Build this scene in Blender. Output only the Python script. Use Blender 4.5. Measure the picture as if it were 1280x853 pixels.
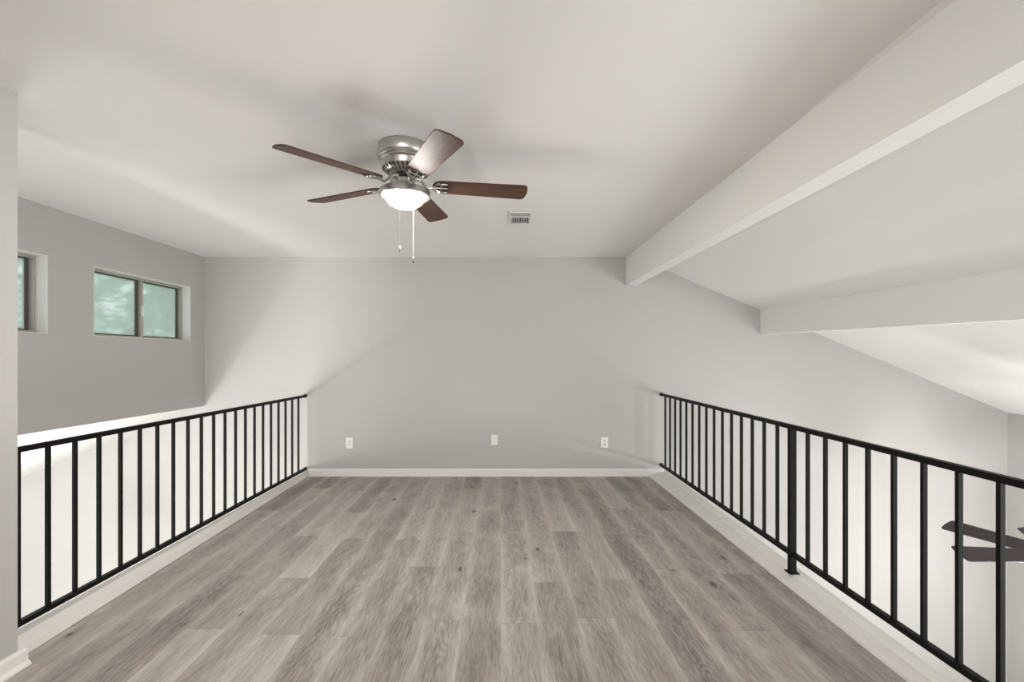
import bpy, bmesh, math, random
from mathutils import Matrix, Vector

C = bpy.context.scene.collection
for o in list(bpy.data.objects):
    bpy.data.objects.remove(o)
PI = math.pi
R = math.radians
random.seed(7)

# ------------------------------------------------------------------ camera, sky, lights, exposure
F_PX = 607.0
cam_d = bpy.data.cameras.new('camera')
cam_d.sensor_fit = 'HORIZONTAL'
cam_d.sensor_width = 36.0
cam_d.lens = 36.0 * F_PX / 1280.0
cam_d.shift_y = 20.5 / 1280.0
cam_d.clip_start = 0.02
cam = bpy.data.objects.new('camera', cam_d)
C.objects.link(cam)
cam.location = (0, 0, 1.316)
cam.rotation_euler = (PI / 2, 0, 0)
bpy.context.scene.camera = cam

vs = bpy.context.scene.view_settings
vs.view_transform = 'Standard'
vs.look = 'None'
vs.gamma = 1.0
vs.use_curve_mapping = False
vs.exposure = 1.48

w = bpy.data.worlds.new('sky')
bpy.context.scene.world = w
w.use_nodes = True
w.node_tree.nodes['Background'].inputs['Color'].default_value = (0.92, 0.96, 0.97, 1)
w.node_tree.nodes['Background'].inputs['Strength'].default_value = 0.52


def area_light(name, loc, rot, sx, sy, power, col):
    d = bpy.data.lights.new(name, 'AREA')
    d.shape = 'RECTANGLE'
    d.size, d.size_y = sx, sy
    d.energy = power
    d.color = col
    o = bpy.data.objects.new(name, d)
    o.location = loc
    o.rotation_euler = rot
    C.objects.link(o)
    return o


# unseen fill lights added for soft brightness in the loft and the lower rooms
area_light('daylight_loft', (-0.2, -5.8, 1.25), (PI / 2, 0, 0), 3.4, 1.9, 58, (1, 0.995, 0.985))
area_light('daylight_right_room', (3.1, -5.8, 0.1), (PI / 2, 0, R(18)), 2.4, 2.0, 20, (1, 0.995, 0.985))
area_light('daylight_left_room', (-4.3, -5.8, -1.1), (PI / 2, 0, 0), 2.6, 1.8, 200, (1, 0.995, 0.985))
area_light('daylight_right_side', (5.42, -0.4, -0.3), (0, PI / 2, 0), 1.6, 3.2, 70, (1, 0.995, 0.985))  # added to brighten the left wall; no window is built here

LAMP_LOFT = 95.0
LAMP_RIGHT = 82.0
LAMP_LEFT = 23.0

# ------------------------------------------------------------------ helpers


def new_mat(name):
    m = bpy.data.materials.new(name)
    m.use_nodes = True
    nt = m.node_tree
    return m, nt, nt.nodes['Principled BSDF']


def N(nt, typ, **kw):
    n = nt.nodes.new(typ)
    for k, v in kw.items():
        setattr(n, k, v)
    return n


def math_node(nt, op, a, b=None, c=None):
    n = N(nt, 'ShaderNodeMath', operation=op)
    for i, v in enumerate((a, b, c)):
        if v is None:
            continue
        if isinstance(v, (int, float)):
            n.inputs[i].default_value = v
        else:
            nt.links.new(v, n.inputs[i])
    return n.outputs[0]


def paint(name, col, rough=0.65, bump=0.03, scale=60):
    m, nt, b = new_mat(name)
    tc = N(nt, 'ShaderNodeTexCoord')
    no = N(nt, 'ShaderNodeTexNoise')
    no.inputs['Scale'].default_value = scale
    no.inputs['Detail'].default_value = 4
    nt.links.new(tc.outputs['Object'], no.inputs['Vector'])
    n2 = N(nt, 'ShaderNodeTexNoise')
    n2.inputs['Scale'].default_value = 0.9
    nt.links.new(tc.outputs['Object'], n2.inputs['Vector'])
    mx = N(nt, 'ShaderNodeMix', data_type='RGBA')
    mx.inputs[6].default_value = (col[0] * 0.985, col[1] * 0.985, col[2] * 0.985, 1)
    mx.inputs[7].default_value = (min(1, col[0] * 1.015), min(1, col[1] * 1.015), min(1, col[2] * 1.015), 1)
    nt.links.new(n2.outputs[0], mx.inputs[0])
    nt.links.new(mx.outputs[2], b.inputs['Base Color'])
    b.inputs['Roughness'].default_value = rough
    b.inputs['Specular IOR Level'].default_value = 0.25
    if bump:
        bp = N(nt, 'ShaderNodeBump')
        bp.inputs['Strength'].default_value = bump
        bp.inputs['Distance'].default_value = 0.002
        nt.links.new(no.outputs[0], bp.inputs['Height'])
        nt.links.new(bp.outputs[0], b.inputs['Normal'])
    return m


def metal(name, col, rough, metallic=1.0, streak=False):
    m, nt, b = new_mat(name)
    b.inputs['Metallic'].default_value = metallic
    tc = N(nt, 'ShaderNodeTexCoord')
    no = N(nt, 'ShaderNodeTexNoise')
    no.inputs['Scale'].default_value = 30
    mp = N(nt, 'ShaderNodeMapping')
    mp.inputs['Scale'].default_value = (1, 1, 14) if streak else (3, 3, 3)
    nt.links.new(tc.outputs['Object'], mp.inputs[0])
    nt.links.new(mp.outputs[0], no.inputs['Vector'])
    mr = N(nt, 'ShaderNodeMapRange')
    mr.inputs[3].default_value = rough * 0.85
    mr.inputs[4].default_value = rough * 1.2
    nt.links.new(no.outputs[0], mr.inputs[0])
    nt.links.new(mr.outputs[0], b.inputs['Roughness'])
    b.inputs['Base Color'].default_value = (*col, 1)
    return m


def wood_dark(name, c1, c2, rough):
    m, nt, b = new_mat(name)
    tc = N(nt, 'ShaderNodeTexCoord')
    mp = N(nt, 'ShaderNodeMapping')
    mp.inputs['Scale'].default_value = (3, 45, 20)
    nt.links.new(tc.outputs['Object'], mp.inputs[0])
    no = N(nt, 'ShaderNodeTexNoise')
    no.inputs['Scale'].default_value = 2.0
    no.inputs['Detail'].default_value = 6
    no.inputs['Distortion'].default_value = 0.6
    nt.links.new(mp.outputs[0], no.inputs['Vector'])
    cr = N(nt, 'ShaderNodeValToRGB')
    cr.color_ramp.elements[0].position = 0.3
    cr.color_ramp.elements[1].position = 0.7
    cr.color_ramp.elements[0].color = (*c1, 1)
    cr.color_ramp.elements[1].color = (*c2, 1)
    nt.links.new(no.outputs[0], cr.inputs[0])
    nt.links.new(cr.outputs[0], b.inputs['Base Color'])
    b.inputs['Roughness'].default_value = rough
    b.inputs['Specular IOR Level'].default_value = 0.22
    return m


def plain(name, col, rough=0.5, spec=0.5):
    m, nt, b = new_mat(name)
    b.inputs['Base Color'].default_value = (*col, 1)
    b.inputs['Roughness'].default_value = rough
    b.inputs['Specular IOR Level'].default_value = spec
    return m


def lamp_glass(name, col, strength, fade=None):
    m, nt, b = new_mat(name)
    b.inputs['Base Color'].default_value = (0.9, 0.9, 0.88, 1)
    b.inputs['Roughness'].default_value = 0.25
    b.inputs['Emission Color'].default_value = (*col, 1)
    b.inputs['Emission Strength'].default_value = strength
    if fade:      # glow graded, most at the bottom, to weaken the blades' ceiling shadows
        tc = N(nt, 'ShaderNodeTexCoord')
        sp = N(nt, 'ShaderNodeSeparateXYZ')
        nt.links.new(tc.outputs['Object'], sp.inputs[0])
        mr = N(nt, 'ShaderNodeMapRange')
        mr.inputs[1].default_value = fade[0]
        mr.inputs[2].default_value = fade[1]
        mr.inputs[3].default_value = strength * 0.6
        mr.inputs[4].default_value = strength * 1.15
        nt.links.new(sp.outputs[2], mr.inputs[0])
        nt.links.new(mr.outputs[0], b.inputs['Emission Strength'])
    return m


def floor_wood():
    m, nt, b = new_mat('grey_oak_planks')
    L = nt.links
    tc = N(nt, 'ShaderNodeTexCoord')
    sp = N(nt, 'ShaderNodeSeparateXYZ')
    L.new(tc.outputs['Object'], sp.inputs[0])
    X, Y = sp.outputs[0], sp.outputs[1]
    PW, PL = 0.19, 1.22
    u = math_node(nt, 'DIVIDE', math_node(nt, 'ADD', math_node(nt, 'MULTIPLY', Y, 0.0247), math_node(nt, 'SUBTRACT', X, 0.005)), PW)
    row = math_node(nt, 'FLOOR', u)
    fu = math_node(nt, 'FRACT', u)
    odd = math_node(nt, 'MODULO', math_node(nt, 'ABSOLUTE', row), 2.0)
    wn = N(nt, 'ShaderNodeTexWhiteNoise', noise_dimensions='1D')
    L.new(math_node(nt, 'ADD', row, 17.3), wn.inputs['W'])
    jit = math_node(nt, 'MULTIPLY', math_node(nt, 'SUBTRACT', wn.outputs[0], 0.5), 0.22)
    off = math_node(nt, 'ADD', math_node(nt, 'MULTIPLY', odd, -0.6), math_node(nt, 'ADD', jit, -2.345))
    v = math_node(nt, 'DIVIDE', math_node(nt, 'ADD', Y, off), PL)
    col_i = math_node(nt, 'FLOOR', v)
    fv = math_node(nt, 'FRACT', v)
    idv = N(nt, 'ShaderNodeCombineXYZ')
    L.new(row, idv.inputs[0])
    L.new(col_i, idv.inputs[1])
    pr = N(nt, 'ShaderNodeTexWhiteNoise', noise_dimensions='3D')
    L.new(idv.outputs[0], pr.inputs['Vector'])
    rnd = pr.outputs[0]
    rsep = N(nt, 'ShaderNodeSeparateColor')
    L.new(pr.outputs[1], rsep.inputs[0])
    r1, r2, r3 = rsep.outputs[0], rsep.outputs[1], rsep.outputs[2]
    # grain coordinates: per-plank offset
    gx = math_node(nt, 'ADD', math_node(nt, 'MULTIPLY', fu, PW), math_node(nt, 'MULTIPLY', r1, 40.0))
    gy = math_node(nt, 'ADD', math_node(nt, 'MULTIPLY', fv, PL), math_node(nt, 'MULTIPLY', r2, 40.0))
    gv = N(nt, 'ShaderNodeCombineXYZ')
    L.new(gx, gv.inputs[0])
    L.new(gy, gv.inputs[1])

    def noise(sx, sy, scale, detail, dist=0.0, rough=0.5):
        mp = N(nt, 'ShaderNodeMapping')
        mp.inputs['Scale'].default_value = (sx, sy, 1)
        L.new(gv.outputs[0], mp.inputs[0])
        n = N(nt, 'ShaderNodeTexNoise')
        n.inputs['Scale'].default_value = scale
        n.inputs['Detail'].default_value = detail
        n.inputs['Distortion'].default_value = dist
        n.inputs['Roughness'].default_value = rough
        L.new(mp.outputs[0], n.inputs['Vector'])
        return n.outputs[0]

    fine = noise(150, 9, 1.0, 6, 0.4, 0.7)
    mid = noise(24, 2.6, 1.0, 5, 1.2)
    blot = noise(6, 2.2, 1.0, 3, 0.3)
    # cathedral grain: rings of a slow noise field
    ringf = noise(8, 1.1, 1.0, 2, 0.3)
    rings = math_node(nt, 'SINE', math_node(nt, 'MULTIPLY', ringf, 150.0))
    rings = math_node(nt, 'MULTIPLY', math_node(nt, 'ADD', rings, 1.0), 0.5)
    # cathedral only down the middle of the plank
    mid_mask = math_node(nt, 'MULTIPLY', math_node(nt, 'SUBTRACT', 1.0, fu), math_node(nt, 'MULTIPLY', fu, 4.0))
    cath = math_node(nt, 'MULTIPLY', math_node(nt, 'MULTIPLY', rings, mid_mask), r3)
    # value
    val = math_node(nt, 'ADD', math_node(nt, 'MULTIPLY', math_node(nt, 'SUBTRACT', rnd, 0.5), 0.34),
                    math_node(nt, 'MULTIPLY', math_node(nt, 'SUBTRACT', fine, 0.5), 1.15))
    val = math_node(nt, 'ADD', val, math_node(nt, 'MULTIPLY', math_node(nt, 'SUBTRACT', mid, 0.5), 0.45))
    val = math_node(nt, 'ADD', val, math_node(nt, 'MULTIPLY', math_node(nt, 'SUBTRACT', blot, 0.5), 0.5))
    val = math_node(nt, 'SUBTRACT', val, math_node(nt, 'MULTIPLY', cath, 0.2))
    # whitewashed long edges
    edge = math_node(nt, 'POWER', math_node(nt, 'ABSOLUTE', math_node(nt, 'SUBTRACT', math_node(nt, 'MULTIPLY', fu, 2.0), 1.0)), 3.0)
    val = math_node(nt, 'ADD', val, math_node(nt, 'MULTIPLY', edge, math_node(nt, 'MULTIPLY', blot, 0.36)))
    val = math_node(nt, 'ADD', val, 0.5)
    cr = N(nt, 'ShaderNodeValToRGB')
    e = cr.color_ramp.elements
    e[0].position = 0.08
    e[0].color = (0.155, 0.135, 0.122, 1)
    e[1].position = 0.95
    e[1].color = (0.56, 0.515, 0.472, 1)
    k = e.new(0.5)
    k.color = (0.36, 0.324, 0.294, 1)
    L.new(val, cr.inputs[0])
    # knots
    mp = N(nt, 'ShaderNodeMapping')
    mp.inputs['Scale'].default_value = (5.2, 2.3, 1)
    L.new(gv.outputs[0], mp.inputs[0])
    vo = N(nt, 'ShaderNodeTexVoronoi')
    vo.inputs['Scale'].default_value = 1.0
    L.new(mp.outputs[0], vo.inputs['Vector'])
    vs_ = N(nt, 'ShaderNodeSeparateColor')
    L.new(vo.outputs['Color'], vs_.inputs[0])
    has = math_node(nt, 'GREATER_THAN', vs_.outputs[0], 0.45)
    wob = math_node(nt, 'MULTIPLY', math_node(nt, 'SUBTRACT', fine, 0.5), 0.10)
    kr = math_node(nt, 'ADD', math_node(nt, 'MULTIPLY', vs_.outputs[1], 0.07), 0.03)
    dist = math_node(nt, 'ADD', vo.outputs['Distance'], wob)
    core = N(nt, 'ShaderNodeMapRange')
    L.new(math_node(nt, 'DIVIDE', dist, kr), core.inputs[0])
    core.inputs[1].default_value = 0.6
    core.inputs[2].default_value = 1.4
    core.inputs[3].default_value = 0.8
    core.inputs[4].default_value = 0.0
    halo = N(nt, 'ShaderNodeMapRange')
    L.new(dist, halo.inputs[0])
    halo.inputs[1].default_value = 0.03
    halo.inputs[2].default_value = 0.22
    halo.inputs[3].default_value = 0.22
    halo.inputs[4].default_value = 0.0
    kn = math_node(nt, 'MULTIPLY', has, math_node(nt, 'MAXIMUM', core.outputs[0], halo.outputs[0]))
    # short dark splits along the grain
    mp2 = N(nt, 'ShaderNodeMapping')
    mp2.inputs['Scale'].default_value = (16, 1.5, 1)
    L.new(gv.outputs[0], mp2.inputs[0])
    vo2 = N(nt, 'ShaderNodeTexVoronoi')
    vo2.inputs['Scale'].default_value = 1.0
    L.new(mp2.outputs[0], vo2.inputs['Vector'])
    vs2 = N(nt, 'ShaderNodeSeparateColor')
    L.new(vo2.outputs['Color'], vs2.inputs[0])
    crk = math_node(nt, 'MULTIPLY', math_node(nt, 'GREATER_THAN', vs2.outputs[0], 0.90),
                    math_node(nt, 'LESS_THAN', math_node(nt, 'ADD', vo2.outputs['Distance'], math_node(nt, 'MULTIPLY', wob, 0.5)), 0.055))
    kn = math_node(nt, 'MAXIMUM', kn, math_node(nt, 'MULTIPLY', crk, 0.85))
    # joints
    ju = math_node(nt, 'LESS_THAN', math_node(nt, 'MINIMUM', fu, math_node(nt, 'SUBTRACT', 1.0, fu)), 0.006)
    jv = math_node(nt, 'LESS_THAN', math_node(nt, 'MINIMUM', fv, math_node(nt, 'SUBTRACT', 1.0, fv)), 0.0016)
    jn = math_node(nt, 'MAXIMUM', math_node(nt, 'MULTIPLY', ju, 0.12), math_node(nt, 'MULTIPLY', jv, 0.25))
    dk = math_node(nt, 'MAXIMUM', kn, jn)
    mx = N(nt, 'ShaderNodeMix', data_type='RGBA')
    L.new(dk, mx.inputs[0])
    L.new(cr.outputs[0], mx.inputs[6])
    mx.inputs[7].default_value = (0.055, 0.040, 0.032, 1)
    L.new(mx.outputs[2], b.inputs['Base Color'])
    b.inputs['Roughness'].default_value = 0.5
    b.inputs['Specular IOR Level'].default_value = 0.35
    bp = N(nt, 'ShaderNodeBump')
    bp.inputs['Strength'].default_value = 0.12
    bp.inputs['Distance'].default_value = 0.002
    L.new(fine, bp.inputs['Height'])
    L.new(bp.outputs[0], b.inputs['Normal'])
    return m


def frosted_pane():
    m = bpy.data.materials.new('hazy_window_glass')
    m.use_nodes = True
    nt = m.node_tree
    nt.nodes.remove(nt.nodes['Principled BSDF'])
    out = nt.nodes['Material Output']
    rf = N(nt, 'ShaderNodeBsdfRefraction')
    rf.inputs['Color'].default_value = (0.88, 0.94, 0.91, 1)
    rf.inputs['IOR'].default_value = 1.3
    rf.inputs['Roughness'].default_value = 0.075
    tr = N(nt, 'ShaderNodeBsdfTranslucent')
    tr.inputs['Color'].default_value = (0.81, 0.87, 0.84, 1)
    gl = N(nt, 'ShaderNodeBsdfGlossy')
    gl.inputs['Roughness'].default_value = 0.1
    tc = N(nt, 'ShaderNodeTexCoord')
    no = N(nt, 'ShaderNodeTexNoise')
    no.inputs['Scale'].default_value = 5
    nt.links.new(tc.outputs['Object'], no.inputs['Vector'])
    mr = N(nt, 'ShaderNodeMapRange')
    mr.inputs[3].default_value = 0.26
    mr.inputs[4].default_value = 0.42
    nt.links.new(no.outputs[0], mr.inputs[0])
    m1 = N(nt, 'ShaderNodeMixShader')
    nt.links.new(mr.outputs[0], m1.inputs[0])
    nt.links.new(rf.outputs[0], m1.inputs[1])
    nt.links.new(tr.outputs[0], m1.inputs[2])
    m2 = N(nt, 'ShaderNodeMixShader')
    m2.inputs[0].default_value = 0.04
    nt.links.new(m1.outputs[0], m2.inputs[1])
    nt.links.new(gl.outputs[0], m2.inputs[2])
    nt.links.new(m2.outputs[0], out.inputs['Surface'])
    return m


WALL = paint('warm_grey_wall_paint', (0.485, 0.477, 0.462))
CEIL = paint('white_ceiling_paint', (0.825, 0.815, 0.795), 0.75)
TRIM = paint('white_trim_paint', (0.78, 0.765, 0.735), 0.4, 0)
LOWFLOOR = paint('beige_lower_floor', (0.74, 0.73, 0.71), 0.6)
BLACK = plain('black_iron', (0.005, 0.0047, 0.0044), 0.5, 0.13)
FLOOR = floor_wood()
NICKEL = metal('brushed_nickel', (0.52, 0.505, 0.48), 0.30, streak=True)
DARKGAP = plain('dark_gap', (0.02, 0.02, 0.02), 0.7)
BLADE = wood_dark('walnut_blade', (0.058, 0.029, 0.020), (0.100, 0.054, 0.038), 0.5)
BLADE2 = wood_dark('dark_purple_brown_blade', (0.040, 0.030, 0.032), (0.062, 0.046, 0.048), 0.45)
BRONZE = metal('dark_bronze', (0.06, 0.045, 0.04), 0.4)
PLASTIC = plain('white_plastic', (0.83, 0.82, 0.79), 0.35)
SLOT = plain('slot_dark', (0.05, 0.05, 0.05), 0.6)
CHAIN = plain('white_pull_chain', (0.16, 0.157, 0.15), 0.6, 0.1)
CHAINGREY = plain('dull_grey_chain', (0.03, 0.029, 0.028), 0.7, 0.05)
PULL = plain('dark_pull_end', (0.03, 0.027, 0.024), 0.7, 0.1)
ALU = metal('weathered_aluminium', (0.46, 0.435, 0.40), 0.5, 0.35)
GASKET = plain('dark_window_seal', (0.075, 0.07, 0.055), 0.6)
PANE = frosted_pane()
VENTW = plain('white_vent_enamel', (0.74, 0.73, 0.70), 0.4)
DAMPER = plain('grey_damper_plate', (0.42, 0.41, 0.39), 0.5)  # light plate; its grey is recess shade put into the colour
LEAF = plain('green_leaf', (0.24, 0.42, 0.27), 0.5)  # green brightened, with sunlight put into the leaf colour
BARK = plain('tree_bark', (0.12, 0.09, 0.06), 0.9)
GLASS_LOFT = lamp_glass('lit_bowl_glass', (1.0, 0.95, 0.88), LAMP_LOFT, (-0.262, -0.322))
GLASS_RIGHT = lamp_glass('lit_globe_glass_of_lower_fan', (1.0, 0.985, 0.96), LAMP_RIGHT)
GLASS_LEFT = lamp_glass('lit_pendant_glass', (1.0, 0.985, 0.96), LAMP_LEFT)


def link(name, bm, mat, parent=None, smooth=False, kind=None):
    me = bpy.data.meshes.new(name)
    bmesh.ops.recalc_face_normals(bm, faces=bm.faces)
    bm.to_mesh(me)
    bm.free()
    if mat:
        me.materials.append(mat)
    if smooth:
        for p in me.polygons:
            p.use_smooth = True
        try:
            me.set_sharp_from_angle(angle=R(35))
        except Exception:
            pass
    o = bpy.data.objects.new(name, me)
    C.objects.link(o)
    if parent:
        o.parent = parent
    if kind:
        o['kind'] = kind
    return o


def thing(name, label, cat, loc=(0, 0, 0), rotz=0.0, group=None):
    o = bpy.data.objects.new(name, None)
    o.empty_display_size = 0.1
    o.location = loc
    o.rotation_euler = (0, 0, rotz)
    o['label'] = label
    o['category'] = cat
    if group:
        o['group'] = group
    C.objects.link(o)
    return o


def box(bm, x0, x1, y0, y1, z0, z1, bevel=0.0):
    v = [bm.verts.new((x, y, z)) for x in (x0, x1) for y in (y0, y1) for z in (z0, z1)]
    fs = []
    for q in ((0, 1, 3, 2), (4, 6, 7, 5), (0, 4, 5, 1), (2, 3, 7, 6), (0, 2, 6, 4), (1, 5, 7, 3)):
        fs.append(bm.faces.new([v[i] for i in q]))
    if bevel:
        es = list({e for f in fs for e in f.edges})
        bmesh.ops.bevel(bm, geom=es, offset=bevel, segments=2, affect='EDGES', profile=0.6)
    return v


def loft(bm, rings, closed=True, cap=True):
    """rings: list of lists of points, equal length; joined in order."""
    vr = [[bm.verts.new(p) for p in r] for r in rings]
    n = len(rings[0])
    for a, b_ in zip(vr, vr[1:]):
        for i in range(n if closed else n - 1):
            j = (i + 1) % n
            bm.faces.new((a[i], a[j], b_[j], b_[i]))
    if cap:
        bm.faces.new(vr[0][::-1])
        bm.faces.new(vr[-1])
    return vr


def lathe(bm, prof, seg=48, cx=0.0, cy=0.0, z=0.0):
    rings = []
    for r, h in prof:
        if r < 1e-6:
            rings.append([bm.verts.new((cx, cy, z + h))])
        else:
            rings.append([bm.verts.new((cx + r * math.cos(2 * PI * i / seg), cy + r * math.sin(2 * PI * i / seg), z + h)) for i in range(seg)])
    for a, b_ in zip(rings, rings[1:]):
        for i in range(seg):
            j = (i + 1) % seg
            if len(a) == 1 and len(b_) == 1:
                continue
            if len(a) == 1:
                bm.faces.new((a[0], b_[i], b_[j]))
            elif len(b_) == 1:
                bm.faces.new((a[i], a[j], b_[0]))
            else:
                bm.faces.new((a[i], a[j], b_[j], b_[i]))


def tube(bm, pts, r, seg=8, radii=None):
    pts = [Vector(p) for p in pts]
    rings = []
    prev = None
    for i, p in enumerate(pts):
        t = (pts[min(i + 1, len(pts) - 1)] - pts[max(i - 1, 0)]).normalized()
        up = Vector((0, 0, 1)) if abs(t.z) < 0.95 else Vector((1, 0, 0))
        a = t.cross(up).normalized() if prev is None else (prev - t * prev.dot(t)).normalized()
        prev = a
        b_ = t.cross(a)
        rr = radii[i] if radii else r
        rings.append([p + a * rr * math.cos(2 * PI * k / seg) + b_ * rr * math.sin(2 * PI * k / seg) for k in range(seg)])
    loft(bm, rings)


def struct_box(name, x0, x1, y0, y1, z0, z1, mat):
    bm = bmesh.new()
    box(bm, x0, x1, y0, y1, z0, z1)
    return link(name, bm, mat, kind='structure')


# ------------------------------------------------------------------ setting
YB = 5.37          # face of the back wall
YR = -6.0          # face of the rear wall behind the camera
ZC = 2.425         # flat ceiling
XR = 5.48          # right wall
XL = -3.40         # clerestory wall
ZL = -2.60         # lower floor
SL = 0.416         # slope of the right ceiling
X0 = 1.337         # where the right ceiling begins to fall
ZB = 0.78          # bottom of the clerestory wall
SLL = 0.392        # slope of the left ceiling
XLL = -6.3         # far left wall of the lower room

struct_box('floor', -2.27, 1.70, YR, YB, -0.12, 0.0, FLOOR)
struct_box('floor_lower', -6.5, 5.7, YR - 0.1, YB + 0.1, ZL - 0.1, ZL, LOWFLOOR)
bm = bmesh.new()
loft(bm, [[(x, y, z) for x, z in ((-6.5, ZL), (5.7, ZL), (5.7, 2.7), (-3.57, 2.7), (-3.57, 0.88), (-6.5, -0.30))] for y in (YB, YB + 0.14)])
link('wall_back', bm, WALL, kind='structure')
struct_box('wall_rear', -6.5, 5.7, YR - 0.14, YR, ZL, 2.7, WALL)
struct_box('wall_right', XR, XR + 0.14, YR, YB, ZL, 0.9, WALL)
struct_box('wall_left_lower', XLL - 0.14, XLL, YR, YB, ZL, -0.30, WALL)
struct_box('wall_left_front', -2.42, -2.09, YR, 2.053, ZL, ZC, WALL)
struct_box('wall_loft_left', -2.265, -2.165, 2.053, YB, ZL, -0.12, WALL)  # unseen, put in to keep lamp light from passing under the loft
struct_box('wall_loft_right', 1.60, 1.70, YR, YB, ZL, -0.12, WALL)  # the same light block below the right loft edge

bm = bmesh.new()
box(bm, -3.6, X0, YR, YB, ZC, ZC + 0.12)
link('ceiling', bm, CEIL, kind='structure')

bm = bmesh.new()
xa, xb = X0, 5.65
loft(bm, [[(xa, y, ZC), (xb, y, ZC - SL * (xb - xa)), (xb, y, ZC - SL * (xb - xa) + 0.13), (xa, y, ZC + 0.13)] for y in (YR, YB)])
link('ceiling_slope_right', bm, CEIL, kind='structure')

bm = bmesh.new()
xa, xb = XL - 0.0, -6.45
loft(bm, [[(xa, y, ZB), (xb, y, ZB - SLL * (xa - xb)), (xb, y, ZB - SLL * (xa - xb) + 0.12), (xa - 0.31, y, ZB - SLL * 0.31 + 0.12), (xa - 0.16, y, ZB)] for y in (YR, YB)])
link('ceiling_slope_left', bm, CEIL, kind='structure')

# clerestory wall with two window openings
WT = 0.17
OPEN = [(2.368, 3.556), (3.946, 5.134)]
WZ0, WZ1 = 1.490, 2.062
ys = [YR, OPEN[0][0], OPEN[0][1], OPEN[1][0], OPEN[1][1], YB]
zs = [ZB + 0.002, WZ0, WZ1, ZC]
bm = bmesh.new()
for i in range(5):
    for j in range(3):
        if j == 1 and i in (1, 3):
            continue
        box(bm, XL - WT, XL, ys[i], ys[i + 1], zs[j], zs[j + 1])
bmesh.ops.remove_doubles(bm, verts=bm.verts, dist=1e-5)
dup = {}
bm.verts.index_update()
for f in bm.faces:
    dup.setdefault(tuple(sorted(v.index for v in f.verts)), []).append(f)
kill = [f for fs in dup.values() if len(fs) > 1 for f in fs]
bmesh.ops.delete(bm, geom=kill, context='FACES_ONLY')
link('wall_left', bm, WALL, kind='structure')


def frame_ring(bm, x0, x1, y0, y1, z0, z1, t):
    box(bm, x0, x1, y0, y1, z0, z0 + t)
    box(bm, x0, x1, y0, y1, z1 - t, z1)
    box(bm, x0, x1, y0, y0 + t, z0 + t, z1 - t)
    box(bm, x0, x1, y1 - t, y1, z0 + t, z1 - t)


for n, (y0, y1) in enumerate(OPEN):
    ym = (y0 + y1) / 2 - 0.005
    bm = bmesh.new()
    frame_ring(bm, XL - 0.084, XL + 0.0005, y0 + 0.0005, y1 - 0.0005, WZ0 + 0.0005, WZ1 - 0.0005, 0.005)
    lin = link('window_lining', bm, TRIM)  # white lining added to lighten the reveals
    bm = bmesh.new()
    frame_ring(bm, XL - 0.155, XL - 0.085, y0, y1, WZ0, WZ1, 0.022)
    win = link('window_%d' % (n + 1), bm, ALU, kind='structure')
    lin.parent = win
    # fixed sash farther in, sliding sash nearer the room
    for nm, ya, yb, xs, mt, st in (('sliding_sash', y0 + 0.022, ym + 0.022, XL - 0.122, GASKET, 0.026),
                                   ('fixed_sash', ym + 0.022, y1 - 0.022, XL - 0.132, GASKET, 0.020)):
        bm = bmesh.new()
        frame_ring(bm, xs - 0.012, xs + 0.012, ya, yb, WZ0 + 0.022, WZ1 - 0.022, 0.010)
        box(bm, xs - 0.012, xs + 0.012, yb - st, yb - 0.010, WZ0 + 0.032, WZ1 - 0.032)
        sash = link(nm, bm, mt, win)
        bm = bmesh.new()
        box(bm, xs - 0.003, xs + 0.003, ya + 0.009, yb - 0.009, WZ0 + 0.030, WZ1 - 0.030)
        link('pane', bm, PANE, sash)
    bm = bmesh.new()
    box(bm, XL - 0.118, XL - 0.086, ym + 0.022, ym + 0.056, WZ0 + 0.022, WZ1 - 0.022, 0.003)
    link('meeting_stile', bm, ALU, win)
    bm = bmesh.new()
    box(bm, XL - 0.086, XL - 0.070, ym + 0.028, ym + 0.042, 1.70, 1.80, 0.004)
    link('latch', bm, PLASTIC, win)

# beams (run towards the camera, a little askew like the house)


def beam(name, xb_, slope, w_, z0b, z0f, mat, label):
    yf = -3.0
    bm = bmesh.new()
    xf = xb_ + slope * (YB - yf)
    top = ZC + 0.05
    rings = []
    for x, y, z in ((xf, yf, z0f), (xb_, YB, z0b)):
        zt = lambda q: min(top, ZC - SL * max(0, q - X0) + 0.06)
        rings.append([(x, y, z), (x + w_, y, z), (x + w_, y, zt(x + w_)), (x, y, zt(x))])
    loft(bm, rings)
    o = link(name, bm, mat, kind='structure')
    o['label'] = label
    return o


beam('ceiling_beam', 1.259, 0.027, 0.118, 2.112, 2.112, CEIL, 'white painted beam where the flat ceiling meets the slope')
beam('ceiling_beam', 2.743, 0.0265, 0.115, 1.570, 1.570 - 0.0163 * (YB + 3.0), CEIL, 'lower white painted beam across the sloped ceiling')

# skirting and the white curbs at the loft's edges
bm = bmesh.new()
prof = [(0, 0), (-0.014, 0), (-0.014, 0.070), (-0.008, 0.083), (0, 0.085)]
loft(bm, [[(x, YB + a, b_) for a, b_ in prof] for x in (-2.25, 1.68)])
link('baseboard_back', bm, TRIM, kind='structure')
bm = bmesh.new()
prof = [(0, 0), (0.028, 0), (0.027, 0.008), (0.014, 0.020), (0.013, 0.062), (0.006, 0.073), (0, 0.075)]
loft(bm, [[(-2.09 + a, y, b_) for a, b_ in prof] for y in (YR, 2.085)])
link('baseboard_left', bm, TRIM, kind='structure')


def curb(name, ends):
    bm = bmesh.new()
    loft(bm, [[(x, y, z) for x, z in pr] for y, pr in ends])
    return link(name, bm, TRIM, kind='structure')


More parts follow.
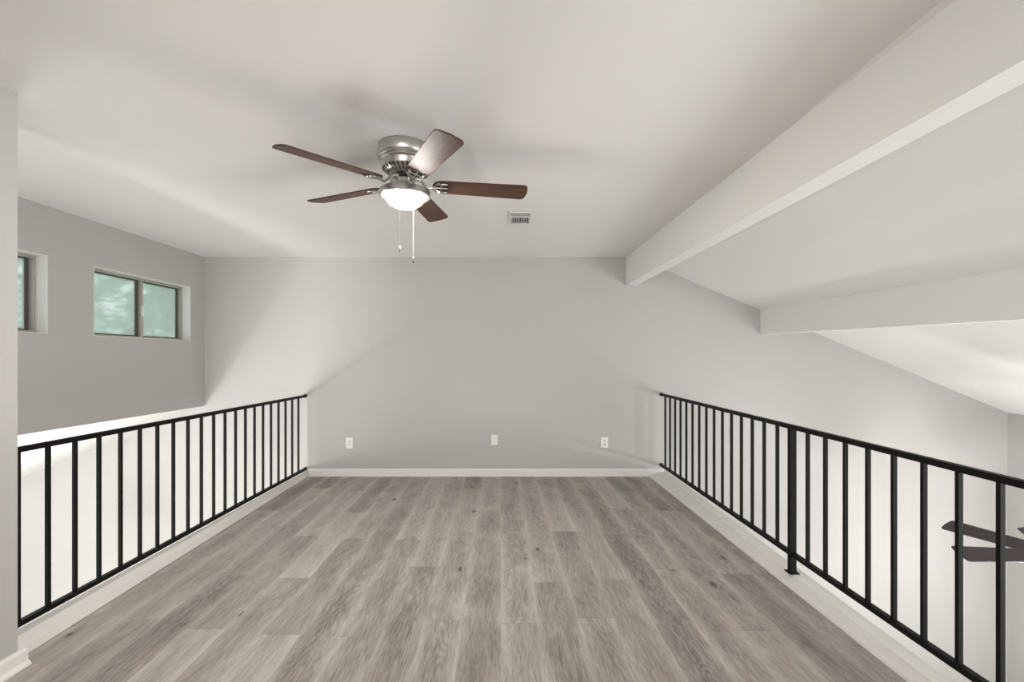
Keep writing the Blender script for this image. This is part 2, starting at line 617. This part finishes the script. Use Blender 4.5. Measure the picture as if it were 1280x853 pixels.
xl = lambda y: -2.153 - 0.0318 * (y - 2.13)
curb('trim_1', [(y, [(xl(y), 0.0), (xl(y) - 0.008, 0.05 * 0.6), (xt, 0.06), (-2.278, 0.06), (-2.278, -0.12), (-2.268, -0.12), (-2.268, 0)])
                for y, xt in ((2.053, -2.222), (YB, -2.268))])
xr = lambda y: min(1.628, 1.602 - 0.0271 * (y - 1.97))
curb('trim_2', [(y, [(xr(y), 0.0), (xr(y) + 0.002, 0.014), (xr(y) + 0.010, 0.018), (1.640, 0.05), (1.716, 0.05), (1.716, -0.14), (1.702, -0.14), (1.702, 0)])
                for y in (-0.7, 1.0, YB)])

# ------------------------------------------------------------------ railings


def bar(bm, x, y, z0, z1, t):
    box(bm, x - t / 2, x + t / 2, y - t / 2, y + t / 2, z0, z1)


def railing(label, x, ys_, zt, zb, y_end, post_y=None, x_of=None):
    r = thing('guard_railing', label, 'railing', (x, (y_end + YB) / 2, 0.05))
    oy = r.location.y
    oz = r.location.z

    def P(name, bm, mat=BLACK):
        bmesh.ops.translate(bm, verts=bm.verts, vec=(-x, -oy, -oz))
        return link(name, bm, mat, r)
    t = 0.0127
    bm = bmesh.new()
    zt_f = zt(y_end)
    loft(bm, [[(x - t, y, z - t), (x + t, y, z - t), (x + t, y, z + t), (x - t, y, z + t)] for y, z in ((y_end, zt_f), (YB, zt(YB)))])
    P('top_rail', bm)
    bm = bmesh.new()
    loft(bm, [[(x - t, y, z - t), (x + t, y, z - t), (x + t, y, z + t), (x - t, y, z + t)] for y, z in ((y_end, zb(y_end)), (YB, zb(YB)))])
    P('bottom_rail', bm)
    for y in ys_:
        bm = bmesh.new()
        bar(bm, x, y, zb(y) + t, zt(y) - t, 0.0165)
        P('baluster', bm)
    for z in (zt(YB), zb(YB)):
        bm = bmesh.new()
        box(bm, x - 0.016, x + 0.016, YB - 0.006, YB, z - 0.017, z + 0.019)
        P('wall_bracket', bm)
    for post_y in post_y or ():
        bm = bmesh.new()
        bar(bm, x, post_y, 0.054, zt(post_y) - t, 0.034)
        po = P('post', bm)
        bm = bmesh.new()
        box(bm, x - 0.030, x + 0.030, post_y - 0.030, post_y + 0.030, 0.050, 0.0545)
        bmesh.ops.translate(bm, verts=bm.verts, vec=(-x, -oy, -oz))
        link('base_plate', bm, BLACK, po)
    return r


railing('black iron railing along the left edge of the loft, below the small windows', -2.284,
        [2.2425 + 0.1475 * k for k in range(21)], lambda y: 0.889, lambda y: 0.083, 2.053)
railing('black iron railing with a thicker middle post, along the loft edge under the beams', 1.648,
        [2.858 + 0.1575 * k for k in range(1, 16)] + [2.858 - 0.1525 * k for k in range(1, 23)],
        lambda y: 0.907, lambda y: 0.128 + 0.0130 * (YB - y), -0.64, (2.858, -0.64))

# ------------------------------------------------------------------ ceiling fans


def blade_outline(r0, r1, w0, w1, n=6):
    """closed outline in (r, w): rounded inner end, slightly convex tip with round corners"""
    pts = []
    # inner end: half ellipse
    for k in range(n * 2 + 1):
        a = PI / 2 + PI * k / (n * 2)
        pts.append((r0 + 0.045 + 0.045 * math.cos(a), w0 / 2 * math.sin(a)))
    # now at (r0+.045, -w0/2); run to the tip
    rc = 0.026
    hw = w1 / 2
    for k in range(n + 1):
        a = -PI / 2 + (PI / 2 - 0.12) * k / n
        pts.append((r1 - rc - 0.008 + rc * math.cos(a), -hw + rc + rc * math.sin(a)))
    pts.append((r1 - 0.002, 0))
    for k in range(n + 1):
        a = 0.12 + (PI / 2 - 0.12) * k / n
        pts.append((r1 - rc - 0.008 + rc * math.cos(a), hw - rc + rc * math.sin(a)))
    return pts


def fan(label, loc, angles, pitch, blade_mat, metal_mat, glass, zbl, ctop, low=False, bowl=True, R1=0.66):
    """loc: on the ceiling above the fan's axis (heights below are relative to it)"""
    f = thing('ceiling_fan', label, 'ceiling fan', loc)
    if not low:
        bm = bmesh.new()
        lathe(bm, [(0.0, 0.0), (0.128, 0.0), (0.139, -0.006), (0.141, -0.020), (0.141, -0.052), (0.136, -0.060), (0.139, -0.064), (0.139, -0.070),
                   (0.131, -0.075), (0.135, -0.079), (0.135, -0.084), (0.125, -0.090), (0.120, -0.102), (0.1175, -0.116), (0.115, -0.121),
                   (0.100, -0.137), (0.078, -0.150), (0.0, -0.150)])
        mh = link('motor_housing', bm, metal_mat, f, True)
        bm = bmesh.new()
        for k in range(30):        # slanted vent slots around the lower shoulder
            a = 2 * PI * k / 30
            m = Matrix.Rotation(a, 4, 'Z')
            q = [(0.1165, -0.004, -0.1215), (0.1165, 0.004, -0.1215), (0.083, 0.003, -0.1475), (0.083, -0.003, -0.1475)]
            o_ = [m @ Vector((x + 0.0012, y + 0.004 * (x < 0.1), z - 0.0012)) for x, y, z in q]
            i_ = [m @ Vector((x - 0.004, y + 0.004 * (x < 0.1), z + 0.004)) for x, y, z in q]
            loft(bm, [i_, o_])
        link('vent_slot', bm, DARKGAP, mh)
        mh.children[0]['kind'] = 'stuff'
        bm = bmesh.new()
        lathe(bm, [(0.0, -0.150), (0.052, -0.150), (0.052, -0.168), (0.044, -0.172), (0.044, -0.178), (0.0, -0.178)])
        link('rotor', bm, DARKGAP, f, True)
    else:
        bm = bmesh.new()
        lathe(bm, [(0.0, ctop), (0.0125, ctop), (0.0125, zbl + 0.14), (0.0, zbl + 0.14)], 20)
        link('downrod', bm, metal_mat, f, True)
        bm = bmesh.new()
        lathe(bm, [(0.0, 0.01), (0.07, 0.01), (0.068, -0.05), (0.03, -0.09), (0.0, -0.09)], 32)
        link('ceiling_cup', bm, metal_mat, f, True)
        bm = bmesh.new()
        lathe(bm, [(0.0, zbl + 0.15), (0.03, zbl + 0.15), (0.05, zbl + 0.12), (0.095, zbl + 0.10), (0.105, zbl + 0.06), (0.100, zbl + 0.02),
                   (0.07, zbl - 0.005), (0.055, zbl - 0.02), (0.0, zbl - 0.02)])
        link('motor_housing', bm, metal_mat, f, True)
    # blades: first one of each kind, then copies
    proto = None
    for a in angles:
        if proto is None:
            out = blade_outline(0.143, R1, 0.112 if not low else 0.15, 0.136 if not low else 0.176)
            bm = bmesh.new()
            loft(bm, [[(r, y, h) for r, y in out] for h in (-0.0035, 0.0035)])
            bl = link('blade', bm, blade_mat, f)
            # openwork bracket under the blade and its arm to the motor
            bm = bmesh.new()
            z = -0.0065
            for s in (-1, 0, 1):
                tube(bm, [(0.146, 0.010 * s, z), (0.160, 0.022 * s, z), (0.180, 0.036 * s, z), (0.205, 0.040 * s, z), (0.222, 0.038 * s, z)], 0.0042, 6,
                     [0.006, 0.0045, 0.004, 0.0048, 0.0025])
            arc = [(0.150 + 0.045 * (1 - math.cos(t_)), 0.050 * math.sin(t_), z) for t_ in [(-1.25 + 2.5 * k / 12) for k in range(13)]]
            tube(bm, arc, 0.0045, 6)
            tube(bm, [(0.190, -0.036, z), (0.186, 0, z), (0.190, 0.036, z)], 0.004, 6)
            for s in (-1, 0, 1):
                lathe(bm, [(0, z - 0.006), (0.005, z - 0.005), (0.006, z), (0, z)], 10, 0.203, 0.034 * s)
            tube(bm, [(0.046, 0, 0.038), (0.078, 0, 0.034), (0.100, 0, 0.008), (0.124, 0, -0.013), (0.150, 0, z)], 0.006, 8,
                 [0.012, 0.010, 0.007, 0.007, 0.008])
            ir = link('blade_bracket', bm, metal_mat, bl, True)
            proto = bl
        else:
            bl = proto.copy()
            bl.parent = f
            C.objects.link(bl)
            for ch in list(proto.children):
                c = ch.copy()
                c.parent = bl
                C.objects.link(c)
        bl.location = (0, 0, zbl)
        bl.rotation_euler = (Matrix.Rotation(a, 3, 'Z') @ Matrix.Rotation(-pitch, 3, 'X')).to_euler()
    # light kit
    z = zbl - 0.03 if not low else zbl - 0.02
    if not low:
        bm = bmesh.new()
        lathe(bm, [(0.0, -0.174), (0.050, -0.174), (0.051, -0.195), (0.055, -0.208), (0.066, -0.217), (0.092, -0.224), (0.118, -0.228), (0.130, -0.232),
                   (0.133, -0.239), (0.133, -0.262), (0.129, -0.2665), (0.118, -0.2665), (0.108, -0.260), (0.0, -0.252)])
        link('light_fitter', bm, metal_mat, f, True)
        bm = bmesh.new()
        pr = [(0.103, -0.2575)]
        for k in range(1, 13):
            t_ = PI / 2 * k / 12
            pr.append((0.103 * math.cos(t_) if k < 12 else 0.0, -0.2575 - 0.068 * math.sin(t_)))
        lathe(bm, pr)
        link('light_bowl', bm, glass, f, True)
        for nm, cx, cy, zb_, r_ in (('pull_chain', 0.020, 0.118, -0.588, 0.0012), ('pull_chain', -0.052, 0.112, -0.530, 0.0004)):
            bm = bmesh.new()
            tube(bm, [(cx, cy, -0.236), (cx, cy, zb_ + 0.03)], r_, 6)
            pc = link(nm, bm, CHAIN if r_ > 0.001 else CHAINGREY, f)
            bm = bmesh.new()
            lathe(bm, [(0, zb_ + 0.036), (0.004, zb_ + 0.032), (0.0055, zb_ + 0.024), (0.003, zb_ + 0.018), (0, zb_ + 0.018)], 12, cx, cy)
            link('chain_bead', bm, CHAIN, pc, True)
            bm = bmesh.new()
            lathe(bm, [(0, zb_ + 0.018), (0.003, zb_ + 0.017), (0.0045, zb_ + 0.004), (0.003, zb_), (0, zb_)], 12, cx, cy)
            link('chain_pull', bm, PULL, pc, True)
    elif bowl:
        # four-light kit: stem, four short arms, four glass globes
        bm = bmesh.new()
        lathe(bm, [(0.0, z), (0.05, z), (0.055, z - 0.03), (0.03, z - 0.06), (0.02, z - 0.28), (0.045, z - 0.30), (0.05, z - 0.33), (0.0, z - 0.36)], 32)
        for k in range(4):
            a = PI / 2 * k
            c_, s_ = math.cos(a), math.sin(a)
            tube(bm, [(0.03 * c_, 0.03 * s_, z - 0.31), (0.10 * c_, 0.10 * s_, z - 0.33), (0.13 * c_, 0.13 * s_, z - 0.335)], 0.009, 8)
        link('light_fitter', bm, metal_mat, f, True)
        for k in range(4):
            a = PI / 2 * k
            bm = bmesh.new()
            lathe(bm, [((0.055 * math.sin(PI * q / 12)) if 0 < q < 12 else 0.0, z - 0.36 + 0.055 * math.cos(PI * q / 12)) for q in range(13)], 20, 0.15 * math.cos(a), 0.15 * math.sin(a))
            link('light_globe', bm, glass, f, True)
    return f


fan('brushed nickel ceiling fan with five walnut blades and a lit glass bowl', (-0.564, 2.558, ZC),
    [-1.07 + k * 2 * PI / 5 for k in range(5)], R(12), BLADE, NICKEL, GLASS_LOFT, -0.200, 0)

FX, FY, FZ = 4.165, 3.66, -0.185
ZCF = ZC - SL * (FX - X0)
fan('dark ceiling fan hanging in the lower room, its blades seen through the railing', (FX, FY, ZCF),
    [R(a) for a in (176, 110.5, 57, 0, -64, -124)], R(16.5), BLADE2, BRONZE, GLASS_RIGHT, FZ - ZCF, 0.0, True, True, 0.76)

# globe lamp of the lower room on the other side
LX, LY, LZ = -4.15, 3.5, -0.35
ZCL = ZB - SLL * (XL - LX)
p = thing('pendant_lamp', 'long lit glass tube lamp hanging in the lower room below the small windows', 'lamp', (LX, LY, ZCL))
bm = bmesh.new()
for q in (-0.25, 0.25):
    bm = bmesh.new()
    lathe(bm, [(0, 0.02), (0.05, 0.02), (0.05, -0.03), (0.006, -0.05), (0.006, LZ - ZCL + 0.06), (0, LZ - ZCL + 0.06)], 16, 0, q)
    link('stem', bm, NICKEL, p, True)
bm = bmesh.new()
prof = [(0.0, -0.52), (0.045, -0.50), (0.065, -0.46), (0.065, 0.46), (0.045, 0.50), (0.0, 0.52)]
lathe(bm, prof, 24)
bmesh.ops.rotate(bm, verts=bm.verts, cent=(0, 0, 0), matrix=Matrix.Rotation(PI / 2, 3, 'X'))
bmesh.ops.translate(bm, verts=bm.verts, vec=(0, 0, LZ - ZCL))
link('light_tube', bm, GLASS_LEFT, p, True)

# ------------------------------------------------------------------ wall plates
OG = 'cover plates on the back wall'


def plate(name, label, cat, px, py, w_, h_, style):
    x = (px - 640) * YB / F_PX
    z = 1.316 - (py - 447) * YB / F_PX
    o = thing(name, label, cat, (x, YB, z))
    bm = bmesh.new()
    box(bm, -w_ / 2, w_ / 2, -0.007, 0.0, -h_ / 2, h_ / 2, 0.002)
    link('cover_plate', bm, PLASTIC, o)
    if style == 'duplex':
        for s in (1, -1):
            bm = bmesh.new()
            zc = 0.0195 * s
            pts = []
            for k in range(24):
                a = 2 * PI * k / 24
                pts.append((0.0165 * math.cos(a), max(-0.0125, min(0.0125, 0.0165 * math.sin(a)))))
            loft(bm, [[(a, yy, zc + b_) for a, b_ in pts] for yy in (-0.006, -0.0085)])
            rc = link('receptacle', bm, VENTW, o)
            bm = bmesh.new()
            box(bm, -0.0078, -0.0048, -0.0090, -0.0080, zc - 0.001, zc + 0.008)
            box(bm, 0.0048, 0.0078, -0.0090, -0.0080, zc - 0.001, zc + 0.008)
            box(bm, -0.0028, 0.0028, -0.0090, -0.0080, zc - 0.0095, zc - 0.0045)
            link('socket_slots', bm, SLOT, rc)
        bm = bmesh.new()
        lathe(bm, [(0, 0.0012), (0.003, 0.0008), (0.0035, 0), (0, 0)], 12)
        bmesh.ops.rotate(bm, verts=bm.verts, cent=(0, 0, 0), matrix=Matrix.Rotation(PI / 2, 3, 'X'))
        bmesh.ops.translate(bm, verts=bm.verts, vec=(0, -0.007, 0))
        link('screw', bm, NICKEL, o)
    elif style == 'decora':
        bm = bmesh.new()
        box(bm, -0.0165, 0.0165, -0.0085, -0.006, -0.033, 0.033, 0.001)
        rc = link('receptacle', bm, VENTW, o)
        for s in (1, -1):
            zc = 0.017 * s
            bm = bmesh.new()
            box(bm, -0.0075, -0.0052, -0.0092, -0.0083, zc - 0.001, zc + 0.008)
            box(bm, 0.0052, 0.0075, -0.0092, -0.0083, zc - 0.001, zc + 0.008)
            box(bm, -0.0025, 0.0025, -0.0092, -0.0083, zc - 0.0095, zc - 0.005)
            link('socket_slots', bm, SLOT, rc)
    else:
        bm = bmesh.new()
        lathe(bm, [(0, 0.012), (0.003, 0.012), (0.003, 0.008), (0.0055, 0.008), (0.0055, 0.0), (0, 0.0)], 12)
        bmesh.ops.rotate(bm, verts=bm.verts, cent=(0, 0, 0), matrix=Matrix.Rotation(PI / 2, 3, 'X'))
        bmesh.ops.translate(bm, verts=bm.verts, vec=(0, -0.006, -0.0))
        link('cable_socket', bm, VENTW, o)
        for s in (1, -1):
            bm = bmesh.new()
            lathe(bm, [(0, 0.0012), (0.003, 0.0008), (0.0035, 0), (0, 0)], 12)
            bmesh.ops.rotate(bm, verts=bm.verts, cent=(0, 0, 0), matrix=Matrix.Rotation(PI / 2, 3, 'X'))
            bmesh.ops.translate(bm, verts=bm.verts, vec=(0, -0.007, 0.042 * s))
            link('screw', bm, NICKEL, o)
    return o


plate('wall_outlet', 'white wall outlet on the back wall beside the end of the railing below the windows', 'outlet', 437, 554.2, 0.076, 0.120, 'decora')
plate('cable_plate', 'narrow white cable plate on the back wall, between the two outlets', 'wall plate', 618, 550.2, 0.070, 0.112, 'cable')
plate('wall_outlet', 'white outlet with two grey sockets, on the back wall beside the railing under the beams', 'outlet', 755.5, 553.3, 0.080, 0.120, 'duplex')

# ------------------------------------------------------------------ ceiling vent
vx, vy = 0.066, 3.84
v = thing('ceiling_vent', 'small white slatted air vent in the ceiling beside the fan', 'vent', (vx, vy, ZC))
bm = bmesh.new()
frame_y0, frame_y1 = -0.20, 0.19
for a0, a1, b0, b1 in ((-0.125, -0.078, frame_y0, frame_y1), (0.078, 0.125, frame_y0, frame_y1), (-0.078, 0.078, frame_y0, -0.165), (-0.078, 0.078, 0.150, frame_y1)):
    box(bm, a0, a1, b0, b1, -0.0015, 0.0)
link('vent_flange', bm, CEIL, v)
bm = bmesh.new()
box(bm, -0.078, 0.078, -0.165, 0.150, -0.0012, 0.0)
link('vent_back', bm, SLOT, v)  # dark sheet standing in for the unlit interior behind the slats
bm = bmesh.new()
box(bm, -0.080, -0.072, -0.168, 0.153, -0.014, -0.001)
box(bm, 0.072, 0.080, -0.168, 0.153, -0.014, -0.001)
box(bm, -0.072, 0.072, -0.158, -0.148, -0.012, -0.001)
box(bm, -0.072, 0.072, 0.145, 0.153, -0.014, -0.001)
box(bm, -0.072, 0.072, -0.050, -0.038, -0.014, -0.001)
link('louver_frame', bm, VENTW, v)
bm = bmesh.new()
loft(bm, [[(x, -0.140, -0.006), (x, -0.045, -0.010), (x, -0.045, -0.008), (x, -0.140, -0.004)] for x in (-0.072, 0.072)])
link('damper', bm, DAMPER, v)
sl = None
for k in range(8):
    x = -0.066 + k * 0.132 / 7
    if sl is None:
        bm = bmesh.new()
        loft(bm, [[(-0.0035, y, -0.013), (0.0015, y, -0.013), (0.0045, y, -0.002), (0.0, y, -0.002)] for y in (-0.040, 0.146)])
        sl = link('vent_slat', bm, VENTW, v)
        o = sl
    else:
        o = sl.copy()
        o.parent = v
        C.objects.link(o)
    o.location = (x, 0, 0)

# ------------------------------------------------------------------ trees outside the small windows


def tree(label, x, y, z0, rx, rz, zc, seed, n=4200):
    rng = random.Random(seed)
    t = thing('tree', label, 'tree', (x, y, z0), 0, 'trees outside the windows')
    bm = bmesh.new()
    tube(bm, [(0, 0, -0.1), (0.05, 0, 1.5), (0, 0.05, zc - z0), (0.05, 0, zc - z0 + rz * 0.7)], 0.12, 10, [0.15, 0.11, 0.06, 0.02])
    for k in range(5):
        a = rng.random() * 2 * PI
        h = zc - z0 + rng.uniform(-0.5, 0.4) * rz
        tube(bm, [(0, 0, h - 0.3), (0.5 * rx * math.cos(a), 0.5 * rx * math.sin(a), h + 0.2), (0.85 * rx * math.cos(a), 0.85 * rx * math.sin(a), h + 0.5)], 0.04, 6, [0.035, 0.022, 0.01])
    link('trunk', bm, BARK, t, True)
    bm = bmesh.new()
    cl = [(rng.gauss(0, 0.45), rng.gauss(0, 0.45), rng.gauss(0, 0.5)) for _ in range(110)]
    for _ in range(n):
        c = rng.choice(cl)
        p_ = Vector((c[0] * rx + rng.gauss(0, 0.16), c[1] * rx + rng.gauss(0, 0.16), zc - z0 + c[2] * rz + rng.gauss(0, 0.14)))
        m = Matrix.Rotation(rng.random() * 6.28, 3, 'Z') @ Matrix.Rotation(rng.uniform(-1.1, 1.1), 3, 'X')
        s = rng.uniform(0.05, 0.09)
        q = [Vector((-s * 1.5, 0, 0)), Vector((0, -s * 0.6, 0.01)), Vector((s * 1.5, 0, 0)), Vector((0, s * 0.6, 0.01))]
        bm.faces.new([bm.verts.new(p_ + m @ a) for a in q])
    link('foliage', bm, LEAF, t)
    return t


tl = 'leafy green tree seen blurred through the hazy glass of the small windows'
tree(tl, -8.4, 11.8, ZL, 1.6, 2.2, 2.5, 1)
tree(tl, -12.4, 14.2, ZL, 1.8, 2.6, 3.4, 2)
tree(tl, -8.8, 7.6, ZL, 1.7, 2.2, 2.5, 3)
tree(tl, -13.5, 20.5, ZL, 2.0, 2.6, 3.6, 4)
struct_box('ground_outside', -18, -6.5, 2, 24, ZL - 0.2, ZL - 0.1, LEAF)
